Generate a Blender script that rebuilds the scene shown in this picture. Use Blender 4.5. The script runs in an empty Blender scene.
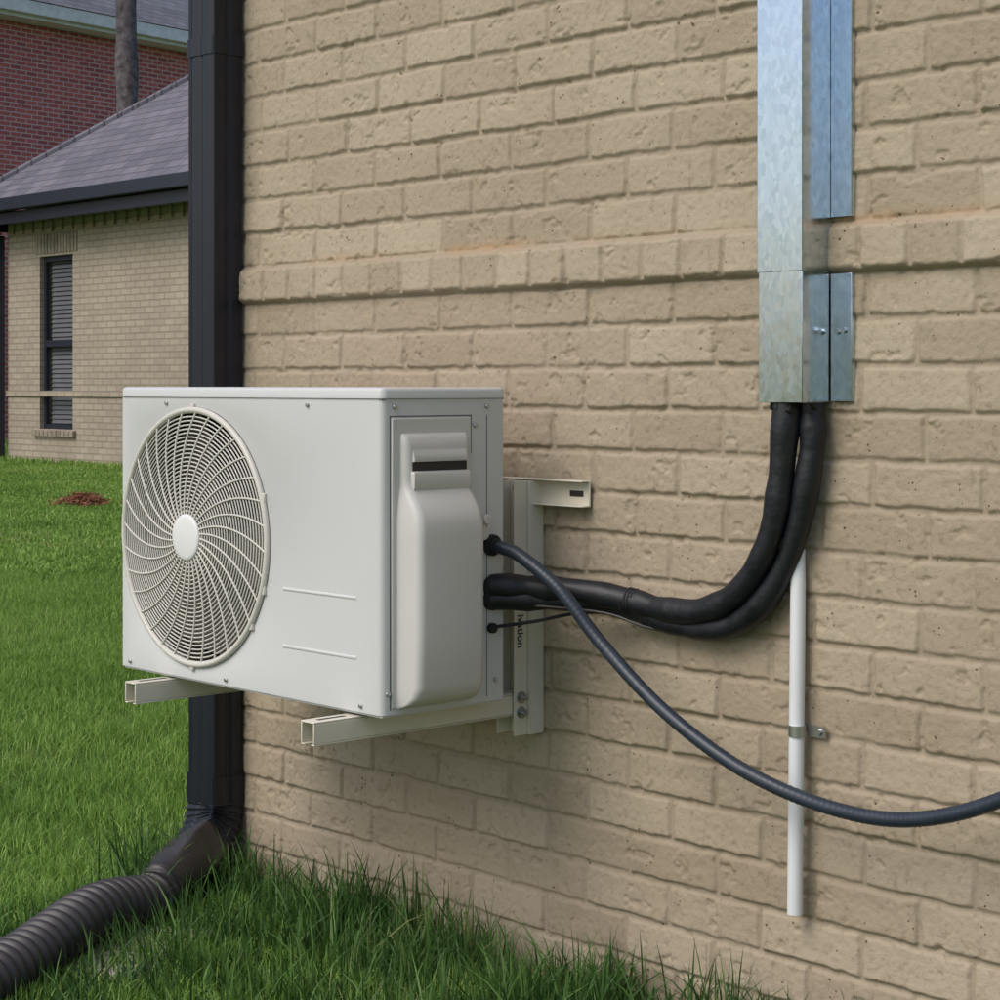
import bpy, bmesh, math, random
import numpy as np
from mathutils import Vector, Matrix
random.seed(7); rng=np.random.default_rng(7)
R=math.radians
scene=bpy.context.scene
col=scene.collection
# ------------------------------------------------------------------ materials
def newmat(name):
    m=bpy.data.materials.new(name); m.use_nodes=True
    nt=m.node_tree; b=nt.nodes['Principled BSDF']; return m,nt,b
def N(nt,t,**k):
    n=nt.nodes.new(t)
    for a,v in k.items():
        if hasattr(n,a): setattr(n,a,v)
        else: n.inputs[a].default_value=v
    return n
def ramp(nt,pts):
    n=nt.nodes.new('ShaderNodeValToRGB'); e=n.color_ramp.elements
    e[0].position,e[0].color=pts[0][0],(*pts[0][1],1)
    e[1].position,e[1].color=pts[-1][0],(*pts[-1][1],1)
    for p,c in pts[1:-1]:
        x=e.new(p); x.color=(*c,1)
    return n
def sc(c,k): return tuple(min(1,v*k) for v in c)
def basic(name,c,rough=.5,metal=0,ns=8,var=.12,bump=.0,bscale=200,spec=.5,coat=0,rv=.08):
    m,nt,b=newmat(name)
    tc=N(nt,'ShaderNodeTexCoord'); n=N(nt,'ShaderNodeTexNoise',Scale=ns,Detail=4.0,Roughness=.6)
    nt.links.new(tc.outputs['Object'],n.inputs['Vector'])
    r=ramp(nt,[(.3,sc(c,1-var)),(.7,sc(c,1+var))])
    nt.links.new(n.outputs['Fac'],r.inputs['Fac']); nt.links.new(r.outputs['Color'],b.inputs['Base Color'])
    b.inputs['Metallic'].default_value=metal
    b.inputs['Specular IOR Level'].default_value=spec
    b.inputs['Coat Weight'].default_value=coat
    mr=N(nt,'ShaderNodeMapRange'); mr.inputs['To Min'].default_value=max(0,rough-rv); mr.inputs['To Max'].default_value=min(1,rough+rv)
    nt.links.new(n.outputs['Fac'],mr.inputs['Value']); nt.links.new(mr.outputs['Result'],b.inputs['Roughness'])
    if bump>0:
        n2=N(nt,'ShaderNodeTexNoise',Scale=bscale,Detail=3.0)
        nt.links.new(tc.outputs['Object'],n2.inputs['Vector'])
        bp=N(nt,'ShaderNodeBump',Strength=bump,Distance=.002)
        nt.links.new(n2.outputs['Fac'],bp.inputs['Height']); nt.links.new(bp.outputs['Normal'],b.inputs['Normal'])
    return m

def brickwall_mat():
    m,nt,b=newmat('painted_brick_relief'); L=nt.links.new
    tc=N(nt,'ShaderNodeTexCoord'); at=N(nt,'ShaderNodeAttribute',attribute_name='wallcol')
    sep=N(nt,'ShaderNodeSeparateColor'); L(at.outputs['Color'],sep.inputs[0])
    nb=N(nt,'ShaderNodeTexNoise',Scale=2.2,Detail=3.0,Roughness=.6); L(tc.outputs['Object'],nb.inputs['Vector'])
    nf=N(nt,'ShaderNodeTexNoise',Scale=60.0,Detail=5.0,Roughness=.75); L(tc.outputs['Object'],nf.inputs['Vector'])
    r1=ramp(nt,[(0,(.375,.308,.222)),(.5,(.412,.342,.250)),(1,(.450,.378,.280))]); L(sep.outputs['Green'],r1.inputs['Fac'])
    mm=N(nt,'ShaderNodeMix',data_type='RGBA'); mm.inputs['B'].default_value=(.385,.320,.235,1)
    L(sep.outputs['Red'],mm.inputs['Factor']); L(r1.outputs['Color'],mm.inputs['A'])
    r2=ramp(nt,[(.28,(.70,.68,.66)),(.46,(1,1,1)),(.75,(1.0,1.0,1.0))]); L(nf.outputs['Fac'],r2.inputs['Fac'])
    m2=N(nt,'ShaderNodeMix',data_type='RGBA',blend_type='MULTIPLY'); m2.inputs['Factor'].default_value=1
    L(mm.outputs['Result'],m2.inputs['A']); L(r2.outputs['Color'],m2.inputs['B'])
    r3=ramp(nt,[(.3,(.88,.865,.84)),(.7,(1,1,1))]); L(nb.outputs['Fac'],r3.inputs['Fac'])
    m3=N(nt,'ShaderNodeMix',data_type='RGBA',blend_type='MULTIPLY'); m3.inputs['Factor'].default_value=1
    L(m2.outputs['Result'],m3.inputs['A']); L(r3.outputs['Color'],m3.inputs['B'])
    m4=N(nt,'ShaderNodeMix',data_type='RGBA'); m4.inputs['B'].default_value=(.42,.25,.12,1)
    L(sep.outputs['Blue'],m4.inputs['Factor']); L(m3.outputs['Result'],m4.inputs['A'])
    vo=N(nt,'ShaderNodeTexVoronoi',Scale=85.0); L(tc.outputs['Object'],vo.inputs['Vector'])
    mr=N(nt,'ShaderNodeMapRange'); mr.inputs['From Min'].default_value=.45; mr.inputs['From Max'].default_value=.75; mr.inputs['To Min'].default_value=-.1; mr.inputs['To Max'].default_value=.22
    n5=N(nt,'ShaderNodeTexNoise',Scale=25.0,Detail=1.0); L(tc.outputs['Object'],n5.inputs['Vector'])
    L(n5.outputs['Fac'],mr.inputs['Value'])
    ad=N(nt,'ShaderNodeMath',operation='SUBTRACT'); L(vo.outputs['Distance'],ad.inputs[0]); L(mr.outputs['Result'],ad.inputs[1])
    pr=ramp(nt,[(0,(.34,.29,.24)),(.03,(1,1,1))]); L(ad.outputs[0],pr.inputs['Fac'])
    m5=N(nt,'ShaderNodeMix',data_type='RGBA',blend_type='MULTIPLY'); m5.inputs['Factor'].default_value=1
    L(m4.outputs['Result'],m5.inputs['A']); L(pr.outputs['Color'],m5.inputs['B'])
    L(m5.outputs['Result'],b.inputs['Base Color'])
    b.inputs['Roughness'].default_value=.78; b.inputs['Specular IOR Level'].default_value=.3
    a2=N(nt,'ShaderNodeMath',operation='MULTIPLY_ADD'); L(pr.outputs['Color'],a2.inputs[0]); a2.inputs[1].default_value=.5; L(nf.outputs['Fac'],a2.inputs[2])
    bp=N(nt,'ShaderNodeBump',Strength=.85,Distance=.003); L(a2.outputs[0],bp.inputs['Height']); L(bp.outputs['Normal'],b.inputs['Normal'])
    return m

def bricktex_mat(name,c1,c2,mo,axis='XZ',w=.205,h=.0745,ms=.010,bump=.6,rough=.8,offs=.5):
    m,nt,b=newmat(name); L=nt.links.new
    tc=N(nt,'ShaderNodeTexCoord'); s=N(nt,'ShaderNodeSeparateXYZ'); cb=N(nt,'ShaderNodeCombineXYZ')
    L(tc.outputs['Object'],s.inputs[0]); L(s.outputs[axis[0]],cb.inputs[0]); L(s.outputs[axis[1]],cb.inputs[1])
    bt=N(nt,'ShaderNodeTexBrick'); bt.offset=offs
    bt.inputs['Scale'].default_value=1; bt.inputs['Brick Width'].default_value=w; bt.inputs['Row Height'].default_value=h
    bt.inputs['Mortar Size'].default_value=ms; bt.inputs['Mortar Smooth'].default_value=.2
    bt.inputs['Color1'].default_value=(*c1,1); bt.inputs['Color2'].default_value=(*c2,1); bt.inputs['Mortar'].default_value=(*mo,1)
    L(cb.outputs[0],bt.inputs['Vector'])
    n=N(nt,'ShaderNodeTexNoise',Scale=1.3,Detail=7.0,Roughness=.7); L(tc.outputs['Object'],n.inputs['Vector'])
    r=ramp(nt,[(.3,(.78,.78,.78)),(.7,(1,1,1))]); L(n.outputs['Fac'],r.inputs['Fac'])
    mx=N(nt,'ShaderNodeMix',data_type='RGBA',blend_type='MULTIPLY'); mx.inputs['Factor'].default_value=1
    L(bt.outputs['Color'],mx.inputs['A']); L(r.outputs['Color'],mx.inputs['B']); L(mx.outputs['Result'],b.inputs['Base Color'])
    b.inputs['Roughness'].default_value=rough
    iv=N(nt,'ShaderNodeMath',operation='SUBTRACT'); iv.inputs[0].default_value=1; L(bt.outputs['Fac'],iv.inputs[1])
    bp=N(nt,'ShaderNodeBump',Strength=bump,Distance=.01); L(iv.outputs[0],bp.inputs['Height']); L(bp.outputs['Normal'],b.inputs['Normal'])
    return m

def galv_mat():
    m,nt,b=newmat('galvanized_steel'); L=nt.links.new
    tc=N(nt,'ShaderNodeTexCoord'); mp=N(nt,'ShaderNodeMapping'); mp.inputs['Scale'].default_value=(1,1,.6); L(tc.outputs['Object'],mp.inputs[0])
    vo=N(nt,'ShaderNodeTexVoronoi',Scale=130.0); L(mp.outputs[0],vo.inputs['Vector'])
    n=N(nt,'ShaderNodeTexNoise',Scale=7.0,Detail=3.0); L(mp.outputs[0],n.inputs['Vector'])
    s=N(nt,'ShaderNodeSeparateColor'); L(vo.outputs['Color'],s.inputs[0])
    r=ramp(nt,[(0,(.49,.58,.68)),(1,(.59,.68,.78))]); L(s.outputs[0],r.inputs['Fac']); L(r.outputs['Color'],b.inputs['Base Color'])
    b.inputs['Metallic'].default_value=1
    mr=N(nt,'ShaderNodeMapRange'); mr.inputs['To Min'].default_value=.14; mr.inputs['To Max'].default_value=.24; L(s.outputs[1],mr.inputs['Value'])
    L(mr.outputs['Result'],b.inputs['Roughness'])
    bp=N(nt,'ShaderNodeBump',Strength=.35,Distance=.004); L(n.outputs['Fac'],bp.inputs['Height']); L(bp.outputs['Normal'],b.inputs['Normal'])
    return m

def grass_mat(name,dark,mid,light,trans=.35):
    m,nt,b=newmat(name); L=nt.links.new
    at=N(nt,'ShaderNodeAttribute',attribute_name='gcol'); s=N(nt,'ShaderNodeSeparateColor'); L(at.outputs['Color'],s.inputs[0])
    ge=N(nt,'ShaderNodeNewGeometry')
    nz=N(nt,'ShaderNodeTexNoise',Scale=.9,Detail=2.0); L(ge.outputs['Position'],nz.inputs['Vector'])
    a=N(nt,'ShaderNodeMath',operation='MULTIPLY_ADD'); L(nz.outputs['Fac'],a.inputs[0]); a.inputs[1].default_value=1.0; 
    a0=N(nt,'ShaderNodeMath',operation='MULTIPLY_ADD'); L(s.outputs[0],a0.inputs[0]); a0.inputs[1].default_value=.7; a0.inputs[2].default_value=-.33
    L(a0.outputs[0],a.inputs[2])
    r=ramp(nt,[(0,dark),(.5,mid),(.9,light),(1,(.36,.33,.15))]); L(a.outputs[0],r.inputs['Fac'])
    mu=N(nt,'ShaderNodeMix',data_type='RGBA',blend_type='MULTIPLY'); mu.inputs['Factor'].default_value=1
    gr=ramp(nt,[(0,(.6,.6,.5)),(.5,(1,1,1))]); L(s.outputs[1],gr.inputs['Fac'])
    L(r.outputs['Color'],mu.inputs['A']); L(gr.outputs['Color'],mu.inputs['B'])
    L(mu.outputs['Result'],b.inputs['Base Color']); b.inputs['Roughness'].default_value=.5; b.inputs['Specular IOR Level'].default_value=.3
    tr=N(nt,'ShaderNodeBsdfTranslucent'); L(mu.outputs['Result'],tr.inputs['Color'])
    ms=N(nt,'ShaderNodeMixShader'); ms.inputs[0].default_value=trans
    out=nt.nodes['Material Output']; L(b.outputs[0],ms.inputs[1]); L(tr.outputs[0],ms.inputs[2]); L(ms.outputs[0],out.inputs['Surface'])
    return m

def ground_mat():
    m,nt,b=newmat('lawn_soil'); L=nt.links.new
    tc=N(nt,'ShaderNodeTexCoord'); n=N(nt,'ShaderNodeTexNoise',Scale=.7,Detail=4.0,Roughness=.7); L(tc.outputs['Object'],n.inputs['Vector'])
    n2=N(nt,'ShaderNodeTexNoise',Scale=30.0,Detail=4.0,Roughness=.7); L(tc.outputs['Object'],n2.inputs['Vector'])
    r=ramp(nt,[(.3,(.07,.125,.025)),(.6,(.12,.205,.045)),(.8,(.155,.25,.06))])
    a=N(nt,'ShaderNodeMath',operation='MULTIPLY_ADD'); L(n2.outputs['Fac'],a.inputs[0]); a.inputs[1].default_value=.5
    a2=N(nt,'ShaderNodeMath',operation='MULTIPLY'); L(n.outputs['Fac'],a2.inputs[0]); a2.inputs[1].default_value=.5; L(a2.outputs[0],a.inputs[2])
    L(a.outputs[0],r.inputs['Fac']); L(r.outputs['Color'],b.inputs['Base Color']); b.inputs['Roughness'].default_value=.95
    bp=N(nt,'ShaderNodeBump',Strength=.8,Distance=.03); L(n2.outputs['Fac'],bp.inputs['Height']); L(bp.outputs['Normal'],b.inputs['Normal'])
    return m

M_wall=brickwall_mat()
M_beige=bricktex_mat('painted_brick_beige',(.44,.375,.29),(.38,.325,.25),(.31,.265,.205))
M_beige_side=bricktex_mat('painted_brick_beige_side',(.44,.375,.29),(.38,.325,.25),(.31,.265,.205),axis='YZ')
M_red=bricktex_mat('red_brick',(.66,.155,.14),(.42,.10,.105),(.66,.48,.47),axis='YZ',w=.24,h=.085,ms=.012)
M_shingle=bricktex_mat('asphalt_shingle',(.20,.19,.225),(.14,.135,.165),(.08,.075,.09),axis='XY',w=.30,h=.13,ms=.008,rough=.95)
M_ac=basic('painted_sheet_metal',(.60,.605,.600),.38,ns=3,var=.02,bump=.05,bscale=350)
M_acp=basic('plastic_offwhite',(.585,.57,.54),.42,ns=5,var=.02,bump=.04,bscale=400)
M_grille=basic('grille_plastic',(.61,.585,.53),.4,var=.03)
M_hub=basic('hub_plastic',(.76,.76,.75),.35,var=.02)
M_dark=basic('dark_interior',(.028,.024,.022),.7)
M_blade=basic('fan_blade_plastic',(.12,.105,.09),.5)
M_gap=basic('panel_gap',(.12,.115,.11),.7)
M_steel=basic('zinc_screw',(.5,.5,.5),.35,metal=1)
M_brk=basic('powder_coated_bracket',(.70,.655,.545),.4,ns=6,var=.04,bump=.05)
M_rubber=basic('black_rubber',(.012,.012,.013),.75,bump=.2,bscale=150)
M_foam=basic('black_pipe_insulation',(.009,.010,.014),.5,ns=30,var=.4,bump=.8,bscale=60)
M_hose=basic('conduit_jacket',(.024,.034,.050),.4,ns=20,var=.15)
M_down=basic('charcoal_aluminium',(.010,.012,.021),.36,ns=4,var=.15,spec=.4)
M_flex=basic('corrugated_plastic',(.042,.037,.038),.45,ns=8,var=.2)
M_pvc=basic('white_pvc',(.72,.74,.76),.35,ns=4,var=.05)
M_galv=galv_mat()
M_conc=basic('concrete',(.40,.355,.30),.9,ns=15,var=.25,bump=.5,bscale=60)
M_navy=basic('navy_trim',(.014,.019,.033),.4)
M_white=basic('white_trim',(.80,.80,.84),.5)
M_glass=basic('window_glass',(.02,.025,.03),.08,var=.02,rv=.02)
M_blind=basic('window_blind',(.11,.115,.125),.6)
M_bark=basic('pine_bark',(.11,.095,.10),.95,ns=9,var=.6,bump=1,bscale=14)
M_needle=grass_mat('pine_foliage',(.02,.04,.012),(.04,.075,.02),(.07,.11,.03))
M_straw=basic('dry_pine_straw',(.27,.11,.06),.9,ns=20,var=.4)
M_grass=grass_mat('grass_blades',(.105,.205,.035),(.235,.39,.075),(.37,.54,.13),.4)
M_grassT=grass_mat('grass_tall_blades',(.032,.075,.020),(.065,.145,.034),(.16,.29,.075),.35)
M_ground=ground_mat()
M_ink=basic('printed_ink',(.03,.03,.03),.6)

# ------------------------------------------------------------------ mesh helpers
class MB:
    def __init__(s): s.v=[]; s.f=[]
    def box(s,x0,x1,y0,y1,z0,z1):
        o=len(s.v); s.v+=[(x,y,z) for z in(z0,z1) for y in(y0,y1) for x in(x0,x1)]
        s.f+=[tuple(o+i for i in q) for q in((0,2,3,1),(4,5,7,6),(0,1,5,4),(2,6,7,3),(0,4,6,2),(1,3,7,5))]; return s
    def loft(s,secs,closed=True,cap=True):
        o=len(s.v); n=len(secs[0])
        for q in secs: s.v+=[tuple(p) for p in q]
        for i in range(len(secs)-1):
            for j in range(n if closed else n-1):
                a=o+i*n+j; b=o+i*n+(j+1)%n; s.f.append((a,b,b+n,a+n))
        if cap:
            s.f.append(tuple(o+j for j in range(n))[::-1]); e=o+(len(secs)-1)*n; s.f.append(tuple(e+j for j in range(n)))
        return s
    def tube(s,pts,r,n=10,cap=True,closed=False,rf=None):
        P=[Vector([float(c) for c in p]) for p in pts]; L=len(P); secs=[]; u=None; dist=0.0
        for i,p in enumerate(P):
            a=P[(i-1)%L] if (closed or i>0) else P[0]; b=P[(i+1)%L] if (closed or i<L-1) else P[-1]
            t=(b-a).normalized()
            if u is None:
                u=t.orthogonal().normalized()
            u=(u-t*u.dot(t)).normalized(); w=t.cross(u)
            if i>0: dist+=(p-P[i-1]).length
            rr=float(rf(i,dist)) if rf else float(r)
            secs.append([p+rr*(math.cos(2*math.pi*k/n)*u+math.sin(2*math.pi*k/n)*w) for k in range(n)])
        if closed:
            o=len(s.v)
            for q in secs: s.v+=[tuple(p) for p in q]
            for i in range(L):
                for j in range(n):
                    a=o+i*n+j;b=o+i*n+(j+1)%n;c=o+((i+1)%L)*n+(j+1)%n;d=o+((i+1)%L)*n+j
                    s.f.append((a,b,c,d))
        else: s.loft(secs,True,cap)
        return s
    def cyl(s,p,axis,r,h,n=20):
        a=Vector(axis).normalized(); return s.tube([Vector(p),Vector(p)+a*h],r,n)
def catmull(pts,k=12):
    P=[Vector(p) for p in pts]; P=[P[0]*2-P[1]]+P+[P[-1]*2-P[-2]]; out=[]
    for i in range(1,len(P)-2):
        a,b,c,d=P[i-1:i+3]
        for j in range(k):
            t=j/k; out.append(.5*((2*b)+(c-a)*t+(2*a-5*b+4*c-d)*t*t+(3*b-a-3*c+d)*t**3))
    out.append(P[-2]); return out
def empty(name):
    e=bpy.data.objects.new(name,None); col.objects.link(e); e.empty_display_size=.2; return e
def mk(name,mb,mat,parent=None,smooth=True,bevel=0,seg=2,ang=35,fix=True):
    me=bpy.data.meshes.new(name); me.from_pydata(mb.v,[],mb.f)
    if fix:
        bm=bmesh.new(); bm.from_mesh(me); bmesh.ops.recalc_face_normals(bm,faces=bm.faces); bm.to_mesh(me); bm.free()
    me.materials.append(mat)
    if smooth:
        me.polygons.foreach_set('use_smooth',[True]*len(me.polygons)); me.set_sharp_from_angle(angle=R(ang))
    ob=bpy.data.objects.new(name,me); col.objects.link(ob)
    if parent: ob.parent=parent
    if bevel:
        b=ob.modifiers.new('bevel','BEVEL'); b.width=bevel; b.segments=seg; b.limit_method='ANGLE'; b.angle_limit=R(40); b.harden_normals=False
    return ob
def gz(x,y):
    d=-x*.7373+(y+2.5)*.6756; t=np.clip((d-6)/18,0,1); return .16*t*t*(3-2*t)

# ------------------------------------------------------------------ main house wall (height field of real relief)
def hsh(a,b,s=0.0):
    v=np.sin(a*127.1+b*311.7+s*74.7)*43758.5453; return v-np.floor(v)
def vn(x,y,s=0.0):
    ix=np.floor(x);iy=np.floor(y);fx=x-ix;fy=y-iy;fx=fx*fx*(3-2*fx);fy=fy*fy*(3-2*fy)
    return (hsh(ix,iy,s)*(1-fx)+hsh(ix+1,iy,s)*fx)*(1-fy)+(hsh(ix,iy+1,s)*(1-fx)+hsh(ix+1,iy+1,s)*fx)*fy
def fbm(x,y,s=0,o=4):
    t=0;a=1;w=0
    for i in range(o): t=t+a*vn(x*2**i,y*2**i,s+i*3.1); w+=a; a*=.55
    return t/w
house=empty('brick_house')
xs=np.concatenate([np.arange(-3.67,-1.5,.0028),np.arange(-1.5,4.01,.014)])
zs=np.concatenate([np.arange(-.06,1.98,.0028),np.arange(1.98,3.01,.012)])
X,Z=np.meshgrid(xs,zs)
Xw=X+.006*(fbm(X*9,Z*11,1)-.5)+.0036*(vn(X*70,Z*70,8)-.5); Zw=Z+.006*(fbm(X*5,Z*7,2)-.5)+.0036*(vn(X*60,Z*60,9)-.5)
h=.0745; Z0=1.30; LH=.076
below=Zw<Z0; above=Zw>=Z0+LH
v=np.where(below,(Z0-Zw)/h,np.where(above,(Zw-Z0-LH)/h,(Zw-Z0)/LH))
row=np.where(below,-1-np.floor(v),np.where(above,1+np.floor(v),0))
fz=np.where(below,1-(v-np.floor(v)),v-np.floor(v)); fz=np.where(~below&~above,np.clip(v,0,1),fz)
Lb=np.where(row==0,.094,.205)
off=(np.mod(row,2))*Lb*.5+.03*hsh(row,row*0+3.)
u=(Xw+20+off)/Lb; cidx=np.floor(u); fu=u-cidx
ex=np.minimum(fu*Lb,(1-fu)*Lb); ez=np.minimum(fz,1-fz)*h
rnd=hsh(cidx,row); rnd2=hsh(cidx,row,2.0); rnd3=hsh(cidx,row,5.0)
mw=.0034+.0034*(fbm(X*26,Z*26,4)-.3)
ax=ex-mw; az=ez-mw; RR=.0036
q=np.sqrt(np.maximum(RR-ax,0)**2+np.maximum(RR-az,0)**2); e=np.clip((RR-q)/RR,0,1)
prof=np.sqrt(e)
smear=np.clip((fbm(X*3.5,Z*5,6)-.35)/.3,0,1)
rel=.0026+.0018*smear+.0026*rnd3
tilt=((fu-.5)*(rnd2-.5)*.004+(.5-fz)*(rnd)*.004)
surf=.0026*(fbm(X*22,Z*30,10,5)-.5)+.0013*(vn(X*140,Z*140,12)-.5)
mort=.0024*(fbm(X*45,Z*45,14)-.5)
H=prof*(rel+tilt+surf)+(1-prof)*mort
lt=np.clip((Z-(Z0-.002))/.004,0,1)*np.clip((Z0+LH+.006-Z)/.012,0,1)
wav=.9+.2*fbm(X*6,Z*0+1,20)
H=H+.015*lt*wav
stain=np.clip(1-np.abs(Z-(Z0+LH+.007))/.014,0,1)*np.clip((fbm(X*2.2,Z*0,30)-.33)/.25,0,1)*.7*np.clip(fbm(X*30,Z*30,31)*1.6,0,1)
chip=np.clip((fbm(X*26,Z*34,40)-.69)/.05,0,1); H-=chip*.003
nx,nz=len(xs),len(zs)
co=np.stack([X,-H,Z],-1).reshape(-1,3).astype(np.float32)
me=bpy.data.meshes.new('wall'); me.vertices.add(nx*nz); me.vertices.foreach_set('co',co.ravel())
i=np.arange(nx-1)[None,:]+np.arange(nz-1)[:,None]*nx
F=np.stack([i,i+1,i+1+nx,i+nx],-1).reshape(-1,4).astype(np.int32)
nf=len(F); me.loops.add(nf*4); me.polygons.add(nf)
me.loops.foreach_set('vertex_index',F.ravel()); me.polygons.foreach_set('loop_start',np.arange(0,nf*4,4,dtype=np.int32))
me.update(calc_edges=True); me.polygons.foreach_set('use_smooth',np.ones(nf,dtype=bool))
ca=me.color_attributes.new('wallcol','FLOAT_COLOR','POINT')
C=np.stack([1-prof,rnd,stain,np.ones_like(rnd)],-1).reshape(-1).astype(np.float32); ca.data.foreach_set('color',C)
me.materials.append(M_wall); wob=bpy.data.objects.new('wall',me); col.objects.link(wob); wob.parent=house
mk('wall_core',MB().box(-3.668,4,.012,7,-.2,3.0),M_beige_side,house,smooth=False)
rf=MB(); rf.v+=[(-3.75,-.08,3.05),(4.2,-.08,3.05),(4.2,3.5,5.6),(-3.75,3.5,5.6),(-3.75,7.1,3.05),(4.2,7.1,3.05)]; rf.f+=[(0,1,2,3),(3,2,5,4),(0,3,4),(1,5,2),(0,4,5,1)]
mk('roof',rf,M_shingle,house,smooth=False)
mk('fascia',MB().box(-3.75,4.2,-.11,-.082,2.93,3.06),M_navy,house)

# ------------------------------------------------------------------ AC condenser
ac=empty('air_conditioner_condenser')
AX0,AX1,AY0,AY1,AZ0,AZ1=-3.362,-2.545,-.437,-.157,.564,1.116
ZT=1.096
cx,cz,cr=-3.108,.833,.243
rr_=.012
fx0,fx1=AX0+.003,AX1-rr_
angs=sorted([2*math.pi*k/128 for k in range(128)]+[math.atan2(zz-cz,xx-cx)%(2*math.pi) for xx in(fx0,fx1) for zz in(AZ0,ZT)])
mb=MB(); n=len(angs)
for a in angs:
    c,s_=math.cos(a),math.sin(a)
    tx=((fx1 if c>0 else fx0)-cx)/c if abs(c)>1e-9 else 1e9
    tz=((ZT if s_>0 else AZ0)-cz)/s_ if abs(s_)>1e-9 else 1e9
    t=min(tx,tz)
    mb.v+=[(cx+cr*c,AY0+.02,cz+cr*s_),(cx+(cr+.001)*c,AY0+.002,cz+(cr+.001)*s_),(cx+(cr+.004)*c,AY0,cz+(cr+.004)*s_),(cx+t*c,AY0,cz+t*s_)]
for k in range(n):
    k2=(k+1)%n
    for j in range(3): mb.f.append((k*4+j,k2*4+j,k2*4+j+1,k*4+j+1))
mk('front_panel',mb,M_ac,ac,ang=60)
def arc(cx_,cy_,r,a0,a1,k=6): return [(cx_+r*math.cos(R(a0+(a1-a0)*i/k)),cy_+r*math.sin(R(a0+(a1-a0)*i/k))) for i in range(k+1)]
loop=arc(AX1-rr_,AY0+rr_,rr_,-90,0)+arc(AX1-.006,AY1-.006,.006,0,90,3)+arc(AX0+.006,AY1-.006,.006,90,180,3)+arc(AX0+.003,AY0+.003,.003,180,270,3)
mk('side_casing',MB().loft([[(x,y,AZ0) for x,y in loop],[(x,y,ZT) for x,y in loop]],closed=False,cap=False),M_ac,ac,ang=50)
mk('base_pan',MB().box(AX0+.004,AX1-.004,AY0+.004,AY1-.004,AZ0-.004,AZ0+.01),M_ac,ac)
def rrect(x0,x1,y0,y1,r,z): 
    L=arc(x1-r,y0+r,r,-90,0)+arc(x1-r,y1-r,r,0,90)+arc(x0+r,y1-r,r,90,180)+arc(x0+r,y0+r,r,180,270); return [(x,y,z) for x,y in L]
e_=.003
mk('top_lid',MB().loft([rrect(AX0-e_+i,AX1+e_-i,AY0-e_+i,AY1+e_-i,.014,z) for i,z in((0,ZT+.001),(0,AZ1-.006),(.0015,AZ1-.002),(.005,AZ1))]),M_ac,ac,ang=40)
mk('lid_gap',MB().box(AX0+.001,AX1-.0003,AY0+.0005,AY1-.001,ZT-.001,ZT+.0015),M_gap,ac)
mk('fan_cavity',MB().tube([(cx,AY0+.018,cz),(cx,AY0+.13,cz)],cr+.001,64,cap=False),M_dark,ac)
mk('condenser_coil',MB().box(AX0+.01,AX1-.22,AY0+.131,AY0+.15,AZ0+.012,ZT-.005),M_dark,ac)
fb=MB()
for b in range(3):
    rows_=[]
    for i in range(9):
        r=.045+.19*i/8
        line=[]
        for j in range(9):
            a=b*2*math.pi/3+ (j/8-.5)*1.45 + .35*(i/8)**1.5
            line.append((cx+r*math.cos(a),AY0+.075+ (j/8-.5)*.07,cz+r*math.sin(a)))
        rows_.append(line)
    fb.loft(rows_,closed=False,cap=False)
mk('fan_blades',fb,M_blade,ac)
gy=lambda r: AY0-.003-.012*(1-(r/cr)**2)
g=MB()
nr=25
for k in range(nr):
    r=.050+(cr-.008-.050)*k/(nr-1)
    g.tube([(cx+r*math.cos(a),gy(r)+.0005,cz+r*math.sin(a)) for a in [2*math.pi*i/96 for i in range(96)]],.0016,6,closed=True)
mk('grille_rings',g,M_grille,ac,ang=80)
g=MB()
for k in range(32):
    a0=2*math.pi*k/32; p=[]
    for i in range(15):
        f=i/14; r=.040+(cr-.044)*f; a=a0-.46*f
        p.append((cx+r*math.cos(a),gy(r)-.001,cz+r*math.sin(a)))
    g.tube(p,.0020,6)
mk('grille_ribs',g,M_grille,ac,ang=80)
g=MB(); r=cr-.003
g.tube([(cx+r*math.cos(a),AY0-.003,cz+r*math.sin(a)) for a in [2*math.pi*i/128 for i in range(128)]],.0060,10,closed=True)
mk('grille_rim',g,M_grille,ac,ang=80)
hub=[]
for rr,yy in((.044,gy(.04)+.006),(.044,gy(.04)-.003),(.0425,gy(.04)-.005),(.037,gy(0)-.0055),(.03,gy(0)-.0065),(.004,gy(0)-.0075)):
    hub.append([(cx+rr*math.cos(2*math.pi*i/48),yy,cz+rr*math.sin(2*math.pi*i/48)) for i in range(48)])
mk('grille_hub',MB().loft(hub),M_hub,ac,ang=50)
g=MB()
for a in(20,-20,-38,160,200,90,-90): 
    g.box(cx+cr*math.cos(R(a))-.006,cx+cr*math.cos(R(a))+.006,AY0-.006,AY0+.001,cz+cr*math.sin(R(a))-.009,cz+cr*math.sin(R(a))+.009)
mk('grille_clips',g,M_grille,ac,bevel=.002)
for zz in(.757,.655):
    p=MB(); x0,x1=-2.825,-2.612
    secs=[]
    for yy,i in((0.0005,0),(-.0014,.0026),(-.0015,.0029)):
        secs.append([(x,AY0+yy,z) for x,z in [(x0+i,zz-.004+i),(x1-i,zz-.004+i),(x1-i,zz+.004-i),(x0+i,zz+.004-i)]])
    p.loft(secs); mk('embossed_strip',p,M_ac,ac,ang=20)
g=MB(); xx=AX1
ya,yb=-.420,-.236
for (y0,y1,z0,z1) in((ya,ya+.002,.572,1.068),(yb-.002,yb,1.0,1.068),(ya,yb,1.066,1.068)):
    g.box(xx-.001,xx+.0005,y0,y1,z0,z1)
g.box(xx-.001,xx+.0005,-.2005,-.199,.572,1.068)
mk('panel_seams',g,M_gap,ac,smooth=False)
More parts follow.
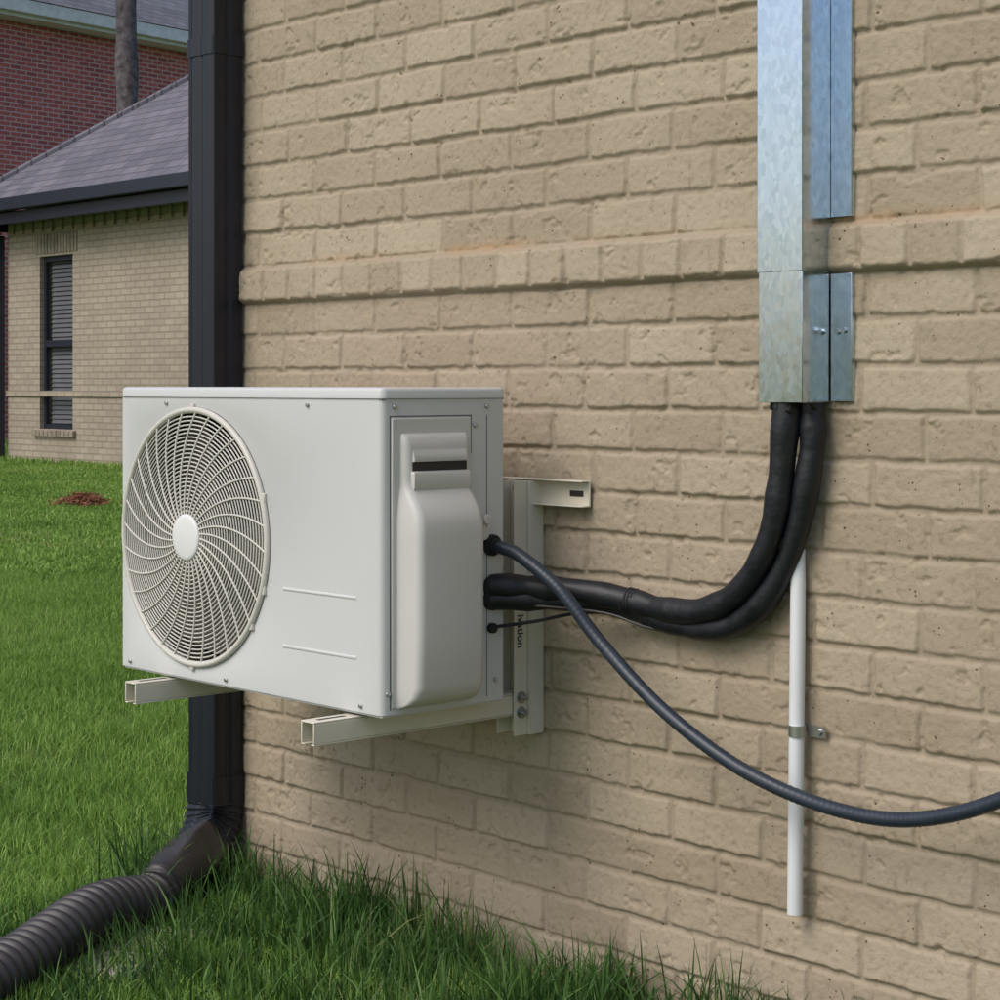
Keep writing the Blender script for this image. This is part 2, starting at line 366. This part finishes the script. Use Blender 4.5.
mk('service_panel',MB().box(xx-.001,xx+.003,-.417,-.239,.574,1.064),M_acp,ac,bevel=.002)
prof_=[(.574,.003,0),(.576,.018,0),(.582,.034,0),(.594,.047,0),(.612,.054,0),(.70,.056,0),(.86,.056,0),(.885,.055,0),(.905,.049,.001),(.925,.036,.003),(.940,.024,.005),(.950,.019,.006),(.962,.018,.006),(1.015,.017,.006),(1.030,.014,.006),(1.036,.009,.008),(1.038,.003,.010)]
secs=[]
for z,p,ins in prof_:
    y0,y1=-.407+ins,-.243-ins; r=min(.016,p*.8)
    dr=.006*min(1,p/.05)
    pts=[(xx+.002,y0),(xx+max(p-r,.0025),y0+dr)]+[(xx+p-r+r*math.sin(R(a)),y0+dr+r-r*math.cos(R(a))) for a in(15,30,45,60,75,90)]
    pts+=[(xx+p-r+r*math.cos(R(a)),y1-dr-r+r*math.sin(R(a))) for a in(0,15,30,45,60,75)]+[(xx+max(p-r,.0025),y1-dr),(xx+.002,y1)]
    secs.append([(a,b,z) for a,b in pts])
mk('valve_cover',MB().loft(secs,closed=False,cap=False),M_acp,ac,ang=55)
mk('handle_recess',MB().box(xx+.015,xx+.0186,-.385,-.262,.974,.990),M_dark,ac,bevel=.0015)
hl=[]
for z,p in((.991,.018),(.990,.0205),(.994,.022),(1.003,.0195),(1.012,.0165)): hl.append([(xx+.012,-.386,z),(xx+p,-.383,z),(xx+p,-.264,z),(xx+.012,-.261,z)])
mk('handle_lip',MB().loft(hl),M_acp,ac,ang=60)
hl=[]
for z,p in((.938,.020),(.946,.025),(.969,.0255),(.973,.024),(.9735,.018)): hl.append([(xx+.012,-.389,z),(xx+p,-.386,z),(xx+p,-.261,z),(xx+.012,-.258,z)])
mk('handle_block',MB().loft(hl),M_acp,ac,ang=60)
g=MB()
for y,z in((-.41,1.083),(-.20,1.083),(-.425,.60),(-.18,.60),(-.225,.585),(-.228,1.05)): g.cyl((xx,y,z),(1,0,0),.0042,.0045,14)
for x,z in((-3.33,.575),(-3.0,.575),(-2.60,.575),(-3.2,1.085),(-2.75,1.085)): g.cyl((x,AY0,z),(0,-1,0),.004,.004,14)
mk('screws',g,M_steel,ac,bevel=.001)
g=MB()
for x in(-3.205,-2.635):
    for y in(-.41,-.19): g.cyl((x,y,.556),(0,0,1),.017,.006)
g.box(-2.658,-2.60,-.428,-.39,.5572,.5598)
mk('rubber_feet',g,M_rubber,ac)
g=MB()
for z in(.838,.765,.742,.692): g.cyl((xx-.002,-.19,z),(1,0,0),.019 if z>.7 else .009,.012,18)
mk('pipe_grommets',g,M_rubber,ac,bevel=.002)
g=MB(); g.cyl((xx,-.215,.885),(1,0,0),.010,.022,6); g.cyl((xx,-.215,.86),(1,0,0),.012,.012,20)
mk('service_valve',g,M_acp,ac,bevel=.002)

# ------------------------------------------------------------------ bracket
br=empty('wall_mount_bracket')
g=MB()
g.box(-3.50,-2.475,-.014,-.010,.900,.948); g.box(-3.50,-2.475,-.034,-.0142,.945,.948); g.box(-3.50,-2.475,-.034,-.0142,.900,.903)
mk('wall_bar',g,M_brk,br,bevel=.0012)
mk('bar_slots',MB().box(-2.525,-2.49,-.0147,-.0138,.918,.929).box(-2.71,-2.68,-.0147,-.0138,.918,.929),M_dark,br,bevel=.0005)
for xc in(-3.205,-2.632):
    g=MB()
    g.box(xc-.030,xc+.030,-.042,-.0385,.478,.944)
    g.box(xc-.030,xc-.0265,-.038,-.006,.478,.944); g.box(xc+.0265,xc+.030,-.038,-.006,.478,.944)
    g.box(xc-.024,xc-.021,-.075,-.0425,.478,.944); g.box(xc+.021,xc+.024,-.075,-.0425,.478,.944)
    mk('upright_rail',g,M_brk,br,bevel=.001)
    g=MB(); ye=-.527 if xc>-3 else -.516
    g.box(xc-.0185,xc+.0185,ye,-.048,.5525,.5555)
    g.box(xc-.0185,xc-.0155,ye,-.048,.518,.552); g.box(xc+.0155,xc+.0185,ye,-.048,.518,.552)
    g.box(xc-.0185,xc-.009,ye,-.048,.5150,.5175); g.box(xc+.009,xc+.0185,ye,-.048,.5150,.5175)
    mk('support_arm',g,M_brk,br,bevel=.001)
    mk('arm_slot',MB().box(xc-.005,xc+.005,ye+.02,ye+.08,.5553,.5558),M_dark,br,bevel=.0002)
    g=MB()
    for y,z in((-.058,.548),(-.058,.520)):
        g.cyl((xc+.024,y,z),(1,0,0),.011,.002,20); g.cyl((xc+.026,y,z),(1,0,0),.0078,.007,6); g.cyl((xc+.033,y,z),(1,0,0),.004,.006,12)
    mk('hex_bolts',g,M_steel,br,smooth=False)
    mk('top_wall_bolt',MB().cyl((xc,-.042,.93),(0,-1,0),.009,.008,6),M_steel,br,smooth=False)
tx=bpy.data.curves.new('rail_label','FONT'); tx.body='ivation'; tx.size=.023; tx.extrude=.0003; tx.offset=.0003
to=bpy.data.objects.new('rail_label',tx); col.objects.link(to); tx.materials.append(M_ink); to.parent=br
to.location=(-2.632+.0246,-.067,.700); to.rotation_euler=Matrix(((0,0,1),(0,1,0),(-1,0,0))).to_euler()

# ------------------------------------------------------------------ line set cover (galvanised)
lc=empty('pipe_cover_duct')
dx0,dx1,dy=-2.024,-1.936,-.083
g=MB(); t_=.0015
def duct(z0,z1,e):
    g.box(dx0-e,dx1+e,dy-e,dy-e+t_,z0,z1); g.box(dx1+e-t_,dx1+e,dy-e+t_,-.002,z0,z1); g.box(dx0-e,dx0-e+t_,dy-e+t_,-.002,z0,z1)
duct(1.092,1.312,0); duct(1.3,2.90,.0018)
mk('duct_body',g,M_galv,lc,bevel=.0010)
g=MB()
for z0,z1 in((1.094,1.297),(1.387,2.90)):
    g.box(dx1+.0022,dx1+.043,-.0135,-.0120,z0,z1); g.box(dx0-.041,dx0-.0022,-.0135,-.0120,z0,z1)
    g.box(dx1+.0415,dx1+.043,-.0119,-.002,z0,z1)
mk('mounting_flanges',g,M_galv,lc,bevel=.0005)
g=MB()
for x,z in((dx1+.016,1.205),(dx1+.029,1.207)): g.cyl((x,-.0135,z),(0,-1,0),.0048,.004,6)
mk('flange_screws',g,M_steel,lc,smooth=False)

# ------------------------------------------------------------------ pipes
ln=empty('insulated_refrigerant_pipes')
def nr_(base,amp,sd):
    rr=np.random.default_rng(sd).random(400).tolist()
    def f(i,d):
        k=d/.035; a=int(k); t=k-a; return base+amp*((rr[a%400]*(1-t)+rr[(a+1)%400]*t)-.5)
    return f
inner=catmull([(-2.55,-.19,.765),(-2.50,-.135,.763),(-2.42,-.085,.758),(-2.33,-.055,.747),(-2.26,-.05,.738),(-2.18,-.05,.742),(-2.11,-.05,.770),(-2.055,-.055,.82),(-2.018,-.058,.885),(-1.998,-.060,.965),(-1.990,-.060,1.04),(-1.985,-.055,1.11),(-1.98,-.05,1.2)],14)
outer=catmull([(-2.55,-.19,.742),(-2.49,-.12,.742),(-2.41,-.07,.742),(-2.32,-.04,.727),(-2.25,-.036,.714),(-2.18,-.036,.711),(-2.11,-.036,.727),(-2.055,-.036,.765),(-2.012,-.036,.823),(-1.982,-.036,.890),(-1.964,-.036,.962),(-1.954,-.034,1.03),(-1.957,-.032,1.09),(-1.96,-.03,1.2)],14)
mk('suction_pipe',MB().tube(inner,.02,18,rf=nr_(.0215,.005,1)),M_foam,ln,ang=80)
mk('liquid_pipe',MB().tube(outer,.018,18,rf=nr_(.0205,.006,2)),M_foam,ln,ang=80)
g=MB()
def wrap(path,i0,turn,r):
    pts=[]
    for k in range(turn*14):
        i=i0+k/14*1.1; a=int(i); 
        if a+1>=len(path): break
        p=path[a].lerp(path[a+1],i-a); t=(path[a+1]-path[a]).normalized(); u=Vector((0,-1,0)); u=(u-t*u.dot(t)).normalized(); w=t.cross(u)
        pts.append(p+r*(math.cos(k/14*2*math.pi)*u+math.sin(k/14*2*math.pi)*w))
    if len(pts)>2: g.tube(pts,.0028,5)
wrap(inner,40,3,.0205); wrap(outer,44,3,.0195); wrap(outer,142,2,.0195)
mk('tape_wraps',g,M_rubber,ln,ang=80)
g=MB()
for k in range(22):
    a=random.uniform(dx0+.005,dx1-.005); g.tube([(a,random.uniform(-.075,-.02),1.10),(a+random.uniform(-.006,.006),random.uniform(-.08,-.02),1.082+random.uniform(-.006,.004))],.006,5)
mk('foam_filler',g,M_rubber,ln)
cb=empty('electrical_cable')
mk('cable',MB().tube(catmull([(-2.55,-.19,.692),(-2.50,-.13,.702),(-2.45,-.085,.716),(-2.39,-.058,.722),(-2.33,-.03,.712),(-2.28,-.022,.700)]),.0032,8),M_rubber,cb,ang=80)
mk('cable_grey',MB().tube(catmull([(-2.55,-.18,.735),(-2.49,-.14,.732),(-2.42,-.10,.728),(-2.36,-.075,.722),(-2.30,-.055,.705),(-2.25,-.02,.695)]),.0026,8),M_flex,cb,ang=80)
hs=empty('flexible_conduit')
hp=catmull([(-2.55,-.19,.838),(-2.52,-.183,.833),(-2.491,-.17,.821),(-2.411,-.15,.766),(-2.334,-.13,.682),(-2.205,-.12,.586),(-2.061,-.11,.514),(-1.927,-.10,.477),(-1.793,-.10,.468),(-1.685,-.10,.484),(-1.566,-.10,.529),(-1.40,-.10,.62),(-1.2,-.09,.74),(-1.02,-.08,.84),(-.93,-.07,.93),(-.92,-.06,1.0)],36)
mk('conduit',MB().tube(hp,.0118,14,rf=lambda i,d:.0116+.0003*math.sin(i*2.1)),M_hose,hs,ang=80)
mk('conduit_fitting',MB().cyl((-2.545,-.19,.838),(1,0,-.12),.0140,.016,16),M_rubber,hs,bevel=.002)
db=empty('disconnect_box')
mk('enclosure',MB().box(-1.02,-.82,-.11,-.006,1.0,1.28),M_ac,db,bevel=.006)
mk('door_cover',MB().box(-1.025,-.815,-.122,-.1105,1.03,1.285),M_ac,db,bevel=.004)
pv=empty('pvc_drain_pipe')
mk('pipe',MB().tube([(-1.990,-.034,.27),(-1.993,-.022,.80),(-1.996,-.020,.855)],.0125,20),M_pvc,pv,ang=80)
mk('pipe_bore',MB().cyl((-1.990,-.034,.2695),(0,0,1),.0095,.0002,16),M_dark,pv)
g=MB(); g.tube([(-1.990,-.0285,.555),(-1.990,-.0285,.573)],.0140,20); g.box(-1.980,-1.945,-.014,-.0115,.555,.573); g.cyl((-1.956,-.014,.564),(0,-1,0),.005,.004,8)
mk('pipe_clamp',g,M_steel,pv)

# ------------------------------------------------------------------ downspout
ds=empty('downspout')
NS=96
def spout(w,d,rib=1.0,rnd_=0.0,r0=.056):
    out=[]
    for k in range(NS):
        a=2*math.pi*(k+.5)/NS; c,s=math.cos(a),math.sin(a); p=14
        m=((abs(c)/(w/2))**p+(abs(s)/(d/2))**p)**(-1/p); x,y=m*c,m*s
        if abs(y)>d/2*.93: gv=max(0,math.cos(x/(w/2)*math.pi*2.5)); y-=math.copysign(.0042*rib*gv*(1 if abs(x)<w*.44 else 0),y)
        elif abs(x)>w/2*.93: gv=max(0,math.cos(y/(d/2)*math.pi*2)); x-=math.copysign(.0042*rib*gv*(1 if abs(y)<d*.42 else 0),x)
        x=x*(1-rnd_)+r0*c*rnd_; y=y*(1-rnd_)+r0*s*rnd_
        out.append((x,y))
    return out
dcx,dcy=-3.607,-.050
S=spout(.102,.078)
mk('spout_pipe',MB().loft([[(dcx+x,dcy+y,z) for x,y in S] for z in(.20,2.92)]),M_down,ds,ang=40)
g=MB(); S2=spout(.107,.084)
g.loft([[(dcx+x,dcy+y,z) for x,y in S2] for z in(.20,.262)])
g.loft([[(dcx+x,dcy+y,z) for x,y in S2] for z in(1.845,1.885)])
mk('straps',g,M_down,ds,ang=40)
hd=Vector((.505,-.863,0)).normalized(); k_=Vector((0,0,-1)).cross(hd)
secs=[]; tot=R(76); K=40; rad=.088
for i in range(K+1):
    a=tot*i/K
    rot=Matrix.Rotation(a,3,k_)
    c=Vector((dcx,dcy,.205))+hd*(rad*(1-math.cos(a)))+Vector((0,0,-1))*(rad*math.sin(a))
    sc_=1+.045*math.sin(i/K*2*math.pi*6)*(1 if 2<i<K-2 else 0)
    secs.append([c+rot@Vector((x*sc_,y*sc_,0)) for x,y in spout(.106,.082,.6)])
endc=c; endrot=rot; edir=(rot@Vector((0,0,-1))).normalized()
for dd in(.01,.03): secs.append([endc+edir*dd+endrot@Vector((x,y,0)) for x,y in spout(.106,.082,.8)])
mk('elbow',MB().loft(secs),M_down,ds,ang=50)
fp=empty('flexible_drain_pipe')
st=endc+edir*.015
secs=[]
for dd,w,d,rn in((0,.116,.090,0),(.05,.118,.092,0),(.055,.122,.096,0),(.075,.122,.096,.1),(.13,.122,.10,.75),(.14,.122,.10,1),(.19,.122,.10,1)):
    secs.append([st+edir*dd+endrot@Vector((x,y,0)) for x,y in spout(w,d,0,rn,.054)])
mk('adaptor',MB().loft(secs),M_flex,fp,ang=45)
e0=st+edir*.17
pl=catmull([e0,e0+edir*.07,(-3.36,-.50,.085),(-3.217,-.741,.066),(-3.07,-.98,.062),(-2.88,-1.25,.062),(-2.62,-1.5,.062),(-2.2,-1.75,.062)],60)
acc=[0]
for i in range(1,len(pl)): acc.append(acc[-1]+(pl[i]-pl[i-1]).length)
tot_=acc[-1]; step=.0035; res=[]; j=0
for k in range(int(tot_/step)):
    d=k*step
    while acc[j+1]<d: j+=1
    res.append(pl[j].lerp(pl[j+1],(d-acc[j])/(acc[j+1]-acc[j]+1e-9)))
mk('corrugated_hose',MB().tube(res,.05,28,rf=lambda i,d:.0505+.0055*max(-.7,min(.7,math.sin(d*2*math.pi/.028)))/.7),M_flex,fp,ang=60)
sb=MB(); sb.box(-.16,.16,-.11,.11,-.02,.030)
so=mk('paving_stone',sb,M_conc,None,bevel=.012); so.location=(-3.27,-.47,0); so.rotation_euler=(0,0,R(-58))

# ------------------------------------------------------------------ ground
gx=np.unique(np.concatenate([np.linspace(-400,-40,20),np.linspace(-40,10,80),np.linspace(10,400,20)]))
gyv=np.unique(np.concatenate([np.linspace(-400,-10,20),np.linspace(-10,40,80),np.linspace(40,400,20)]))
GX,GY=np.meshgrid(gx,gyv); GZ=gz(GX,GY)
gm=MB(); gm.v=np.stack([GX,GY,GZ],-1).reshape(-1,3).tolist(); a_=len(gx)
gm.f=[(r*a_+c,r*a_+c+1,(r+1)*a_+c+1,(r+1)*a_+c) for r in range(len(gyv)-1) for c in range(a_-1)]
mk('ground',gm,M_ground,None,ang=180,fix=False)

def blade_mesh(name,px,py,hh,ww,mat,lean=.5,pz=None):
    n=len(px); az=rng.random(n)*2*np.pi; fa=rng.random(n)*2*np.pi; ln_=rng.random(n)**1.2*lean
    wx,wy=np.cos(fa)*ww/2,np.sin(fa)*ww/2; lx,ly=np.cos(az)*ln_*hh,np.sin(az)*ln_*hh
    z0=np.zeros(n) if pz is None else pz
    def P(f,wf,s):
        return np.stack([px+lx*f**2+wx*wf*s,py+ly*f**2+wy*wf*s,z0+hh*(f-.25*ln_*f*f)],-1)
    V=np.stack([P(0,.8,-1),P(0,.8,1),P(.4,1,-1),P(.4,1,1),P(.75,.7,-1),P(.75,.7,1),P(1,0,1)],1).reshape(-1,3)
    b=np.arange(n)*7
    Q=np.stack([b,b+1,b+3,b+2,b+2,b+3,b+5,b+4],1).reshape(-1,4); T=np.stack([b+4,b+5,b+6],1)
    me=bpy.data.meshes.new(name); me.vertices.add(len(V)); me.vertices.foreach_set('co',V.astype(np.float32).ravel())
    idx=np.concatenate([Q.ravel(),T.ravel()]).astype(np.int32)
    st=np.concatenate([np.arange(len(Q))*4,len(Q)*4+np.arange(len(T))*3]).astype(np.int32)
    me.loops.add(len(idx)); me.polygons.add(len(st)); me.loops.foreach_set('vertex_index',idx); me.polygons.foreach_set('loop_start',st)
    me.update(calc_edges=True)
    ca=me.color_attributes.new('gcol','FLOAT_COLOR','POINT'); r=rng.random(n)
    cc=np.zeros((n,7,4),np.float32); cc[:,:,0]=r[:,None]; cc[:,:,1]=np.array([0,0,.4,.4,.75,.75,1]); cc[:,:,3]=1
    ca.data.foreach_set('color',cc.ravel()); me.materials.append(mat); return me
lawn=empty('lawn')
def clumpy(n,s):
    x=rng.random(n*2);y=rng.random(n*2); k=fbm(x*7,y*7,s,3)+.25*rng.random(n*2); o=np.argsort(-k)[:n]; 
    mix=rng.random(n)<.45; return np.where(mix,rng.random(n),x[o]),np.where(mix,rng.random(n),y[o])
near=[]; NB=8000
for k in range(3):
    x,y=clumpy(NB,k*5); hv=.03+.04*fbm(x*6,y*6,k+50,3)+.02*rng.random(NB)
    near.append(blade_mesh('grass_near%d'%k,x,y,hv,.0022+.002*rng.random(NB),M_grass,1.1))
far=[]
for k in range(2):
    x,y=rng.random(2400),rng.random(2400); far.append(blade_mesh('grass_far%d'%k,x,y,.035+.03*rng.random(2400),.008+.008*rng.random(2400),M_grass,1.1))
cnt=0
for ix in range(-34,3):
    for iy in range(-6,16):
        x0=-3.67+ix; y0=float(iy); cxx,cyy=x0+.5,y0+.5
        if x0>-3.68 and y0>-.01: continue
        if x0>-22.9 and y0>=9: continue
        d=-cxx*.7373+(cyy+2.5)*.6756; r=cxx*.6756+(cyy+2.5)*.7373
        if d<1.2 or d>33: continue
        t=r/d
        if t<-.40-.5/d or t>.25+.5/d: continue
        me=(near if d<11 else far)[cnt%(3 if d<11 else 2)]
        o=bpy.data.objects.new('grass_patch',me); col.objects.link(o); o.parent=lawn
        q=random.randrange(4); o.rotation_euler=(0,0,q*math.pi/2)
        ox,oy=[(0,0),(1,0),(1,1),(0,1)][q]; o.location=(x0+ox,y0+oy,float(gz(cxx,cyy))); cnt+=1
n=3500; x=rng.random(n)*-12-10.5; y=9.0+rng.random(n)*.55
o=bpy.data.objects.new('grass_far_edge',blade_mesh('gfe',x,y,.05+.05*rng.random(n),.008+.01*rng.random(n),M_grass,.8,gz(x,y))); col.objects.link(o); o.parent=lawn
tx_,ty_,th_=[],[],[]
for c in range(200):
    x0=random.uniform(-3.75,-1.2); y0=-abs(random.gauss(.08,.12))-.01; m=random.randint(15,45); hb=random.uniform(.07,.20)
    for _ in range(m):
        tx_.append(x0+random.gauss(0,.03)); ty_.append(min(-.012,y0+random.gauss(0,.03))); th_.append(hb*random.uniform(.5,1.15))
for c in range(120):
    f=random.random(); x0=-3.55+.55*f+random.gauss(0,.12); y0=-.30-.9*f+random.gauss(0,.13); m=random.randint(10,25); hb=random.uniform(.05,.11)
    dd=abs((x0+3.217)*.857+(y0+.741)*.515)
    if dd<.07: continue
    for _ in range(m):
        tx_.append(x0+random.gauss(0,.025)); ty_.append(min(-.012,y0+random.gauss(0,.025))); th_.append(hb*random.uniform(.5,1.15))
for c in range(300):
    x0=random.uniform(-3.6,-1.6); y0=random.uniform(-.9,-.1); m=random.randint(12,34); hb=random.uniform(.06,.13)
    if abs((x0+3.217)*.857+(y0+.741)*.515)<.09: continue
    for _ in range(m):
        tx_.append(x0+random.gauss(0,.03)); ty_.append(min(-.012,y0+random.gauss(0,.03))); th_.append(hb*random.uniform(.5,1.15))
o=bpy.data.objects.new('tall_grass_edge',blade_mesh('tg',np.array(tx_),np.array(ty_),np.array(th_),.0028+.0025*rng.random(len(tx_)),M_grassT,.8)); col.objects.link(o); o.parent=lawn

# pine straw pile
g=MB()
for k in range(420):
    a=random.random()*6.28; r=abs(random.gauss(0,.12)); x=-14.3+r*math.cos(a); y=5.9+r*math.sin(a); z=float(gz(x,y))+.045+random.random()*max(0,.08-r*.3)
    b=random.random()*6.28; g.tube([(x,y,z),(x+.08*math.cos(b),y+.08*math.sin(b),z+random.uniform(-.02,.03))],.004,4)
mk('pine_straw_pile',g,M_straw,None)

# ------------------------------------------------------------------ neighbouring beige house
h2=empty('brick_house'); FY=9.56
wx0,wx1,wz0,wz1=-21.56,-20.77,.58,2.70
g=MB(); g.box(-22.36,wx0,FY,FY+.25,-.2,3.2); g.box(wx1,-9,FY,FY+.25,-.2,3.2); g.box(wx0,wx1,FY,FY+.25,-.2,wz0); g.box(wx0,wx1,FY,FY+.25,wz1,3.2)
mk('front_wall',g,M_beige,h2,smooth=False)
mk('side_walls',MB().box(-22.358,-9,FY+.251,20,-.2,3.2),M_beige_side,h2,smooth=False)
g=MB()
x=-22.30
while x<-9.1: g.box(x,x+.12,FY-.03,FY-.002,3.0,3.14); x+=.24
g.box(-22.38,-9,FY-.025,FY-.002,.98,1.05)
mk('dentil_and_ledge',g,M_beige,h2,smooth=False)
g=MB(); x=wx0-.1
while x<wx1+.05: g.box(x,x+.066,FY-.012,FY-.002,wz1+.03,wz1+.27); x+=.078
M_sold=basic('soldier_brick',(.26,.22,.17),.85,ns=6,var=.4); mk('window_header',g,M_sold,h2,bevel=.004)
g=MB(); x=wx0-.12
while x<wx1+.08: g.box(x,x+.09,FY-.05,FY-.002,wz0-.09,wz0-.01); x+=.1
mk('window_sill',g,M_sold,h2,bevel=.004)
g=MB(); fy0,fy1=FY+.06,FY+.10
for a in((wx0+.002,wx0+.05,wz0+.002,wz1-.002),(wx1-.05,wx1-.002,wz0+.002,wz1-.002)): g.box(a[0],a[1],fy0,fy1,a[2],a[3])
g.box(wx0+.052,wx1-.052,fy0,fy1,wz0+.002,wz0+.06); g.box(wx0+.052,wx1-.052,fy0,fy1,wz1-.06,wz1-.002); g.box(wx0+.052,wx1-.052,fy0-.01,fy1,1.59,1.67)
mk('window_frame',g,M_navy,h2)
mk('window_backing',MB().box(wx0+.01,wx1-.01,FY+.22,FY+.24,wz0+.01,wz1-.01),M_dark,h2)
g=MB(); z=wz0+.07
while z<wz1-.08:
    o_=len(g.v); g.v+=[(wx0+.06,FY+.125,z),(wx1-.06,FY+.125,z),(wx1-.06,FY+.14,z+.046),(wx0+.06,FY+.14,z+.046)]; g.f.append((o_,o_+1,o_+2,o_+3)); z+=.056
mk('window_blinds',g,M_blind,h2,smooth=False)
ex0,ey0,ez=-22.82,FY-.46,3.40; pit=.75; W2=(20.46-ey0)/2
g=MB(); rx=ex0+W2
g.v+=[(ex0,ey0,ez),(-8,ey0,ez),(-8,ey0+W2,ez+pit*W2),(rx,ey0+W2,ez+pit*W2),(ex0,20.46,ez),(-8,20.46,ez)]; g.f+=[(0,1,2,3),(4,3,2,5),(0,3,4),(1,5,2),(0,4,5,1)]
mk('hip_roof',g,M_shingle,h2,smooth=False)
mk('ridge_caps',MB().tube([(ex0,ey0,ez+.01),(rx,ey0+W2,ez+pit*W2+.01),(-8,ey0+W2,ez+pit*W2+.01)],.05,8),M_shingle,h2)
g=MB(); g.box(ex0-.10,-8,ey0-.12,ey0-.002,ez-.17,ez-.02); g.box(ex0+.02,-8,ey0+.0,ey0+.03,ez-.32,ez-.175); g.box(ex0-.12,ex0-.002,ey0,20.5,ez-.17,ez-.02); g.box(ex0+.0,ex0+.03,ey0+.03,20.4,ez-.32,ez-.175)
g.box(ex0+.04,-8,ey0+.035,FY-.035,3.185,3.20)
mk('gutter_and_fascia',g,M_navy,h2,bevel=.01)
mk('gutter_downspout',MB().box(-22.50,-22.38,FY-.12,FY-.03,.02,3.0).tube([(-22.44,FY-.08,3.0),(-22.5,ey0-.02,3.2)],.05,8).box(-22.50,-22.38,FY-.35,FY-.12,.12,.2),M_navy,h2,bevel=.01)

# ------------------------------------------------------------------ red brick two-storey house
h3=empty('brick_house')
mk('walls',MB().box(-9,0,-14,26,-1,7.55),M_red,h3,smooth=False)
mk('eave_trim',MB().box(-9.5,.45,-14.5,26.5,7.56,7.78).box(.46,.58,-14.5,26.5,7.62,7.85),M_white,h3,bevel=.01)
g=MB(); g.v+=[(.6,-14.6,7.86),(.6,26.6,7.86),(-4.5,21,11.4),(-4.5,-9,11.4),(-9.6,-14.6,7.86),(-9.6,26.6,7.86)]; g.f+=[(0,1,2,3),(4,3,2,5),(0,3,4),(1,5,2),(0,4,5,1)]
M_sh2=bricktex_mat('roof_shingle_grey',(.24,.245,.28),(.17,.175,.205),(.11,.11,.13),axis='YX',w=.3,h=.16,ms=.01,rough=.95)
mk('roof',g,M_sh2,h3,smooth=False)
g=MB(); g2=MB()
for y in(-12,17,22):
    for z in(1.2,4.6): g.box(.002,.05,y,y+1.1,z,z+1.7); g2.box(.052,.06,y+.08,y+1.02,z+.08,z+1.62)
mk('windows',g,M_white,h3); mk('window_panes',g2,M_glass,h3)
h3.location=(-31.6,16.3,0); h3.rotation_euler=(0,0,R(9.9))

# ------------------------------------------------------------------ pine tree
tr=empty('pine_tree'); bx,by=-27.7,14.6
g=MB(); tp=[(bx+.10*math.sin(z*.4),by+.05*math.cos(z*.5),z) for z in np.arange(-.2,17,.5)]
g.tube(tp,.2,14,rf=lambda i,d:.26*(1-.045*d)+.015*math.sin(d*5)); 
tips=[]
for k in range(26):
    z=8.5+k*.32; a=k*2.4; L_=2.8*(1-(z-8)/11)+.5; p0=Vector((bx,by,z)); 
    p=[p0+Vector((math.cos(a)*L_*f,math.sin(a)*L_*f,.5*f*f)) for f in(0,.3,.6,1)]
    g.tube(p,.05,6,rf=lambda i,d:.055-.013*i); tips+=p[1:]
mk('trunk',g,M_bark,tr)
px=[];py=[];pz=[]
for t in tips:
    for _ in range(140):
        px.append(t.x+random.gauss(0,.30));py.append(t.y+random.gauss(0,.30));pz.append(t.z+random.gauss(0,.2))
n=len(px); o=bpy.data.objects.new('needle_crown',blade_mesh('needles',np.array(px),np.array(py),.10+.15*rng.random(n),.02+.02*rng.random(n),M_needle,2.0,np.array(pz))); col.objects.link(o); o.parent=tr

# ------------------------------------------------------------------ light, sky, camera
w=bpy.data.worlds.new('World'); scene.world=w; w.use_nodes=True; nt=w.node_tree
sky=nt.nodes.new('ShaderNodeTexSky'); sky.sky_type='NISHITA'; sky.sun_disc=False
el=R(46); sunv=Vector((-.12,-1,0)).normalized()
sky.sun_elevation=el; sky.sun_rotation=math.atan2(sunv.x,sunv.y); sky.air_density=1.0; sky.dust_density=3.0; sky.ozone_density=1.2
bg=nt.nodes['Background']; bg.inputs['Strength'].default_value=.15; nt.links.new(sky.outputs[0],bg.inputs['Color'])
sd=bpy.data.lights.new('sun','SUN'); sd.energy=1.45; sd.angle=R(35); sd.color=(1,.97,.93)
so_=bpy.data.objects.new('sun',sd); col.objects.link(so_)
dirv=-(sunv*math.cos(el)+Vector((0,0,math.sin(el)))); so_.rotation_euler=dirv.to_track_quat('-Z','Y').to_euler()
cam=bpy.data.cameras.new('camera'); co_=bpy.data.objects.new('camera',cam); col.objects.link(co_)
cam.lens=70.2; cam.sensor_width=36; cam.shift_y=-.115; cam.clip_end=1500; cam.clip_start=.05
co_.location=(0,-2.5,1.12); co_.rotation_euler=(R(90),0,R(47.5)); scene.camera=co_
scene.view_settings.view_transform='Standard'; scene.view_settings.look='None'; scene.view_settings.exposure=0
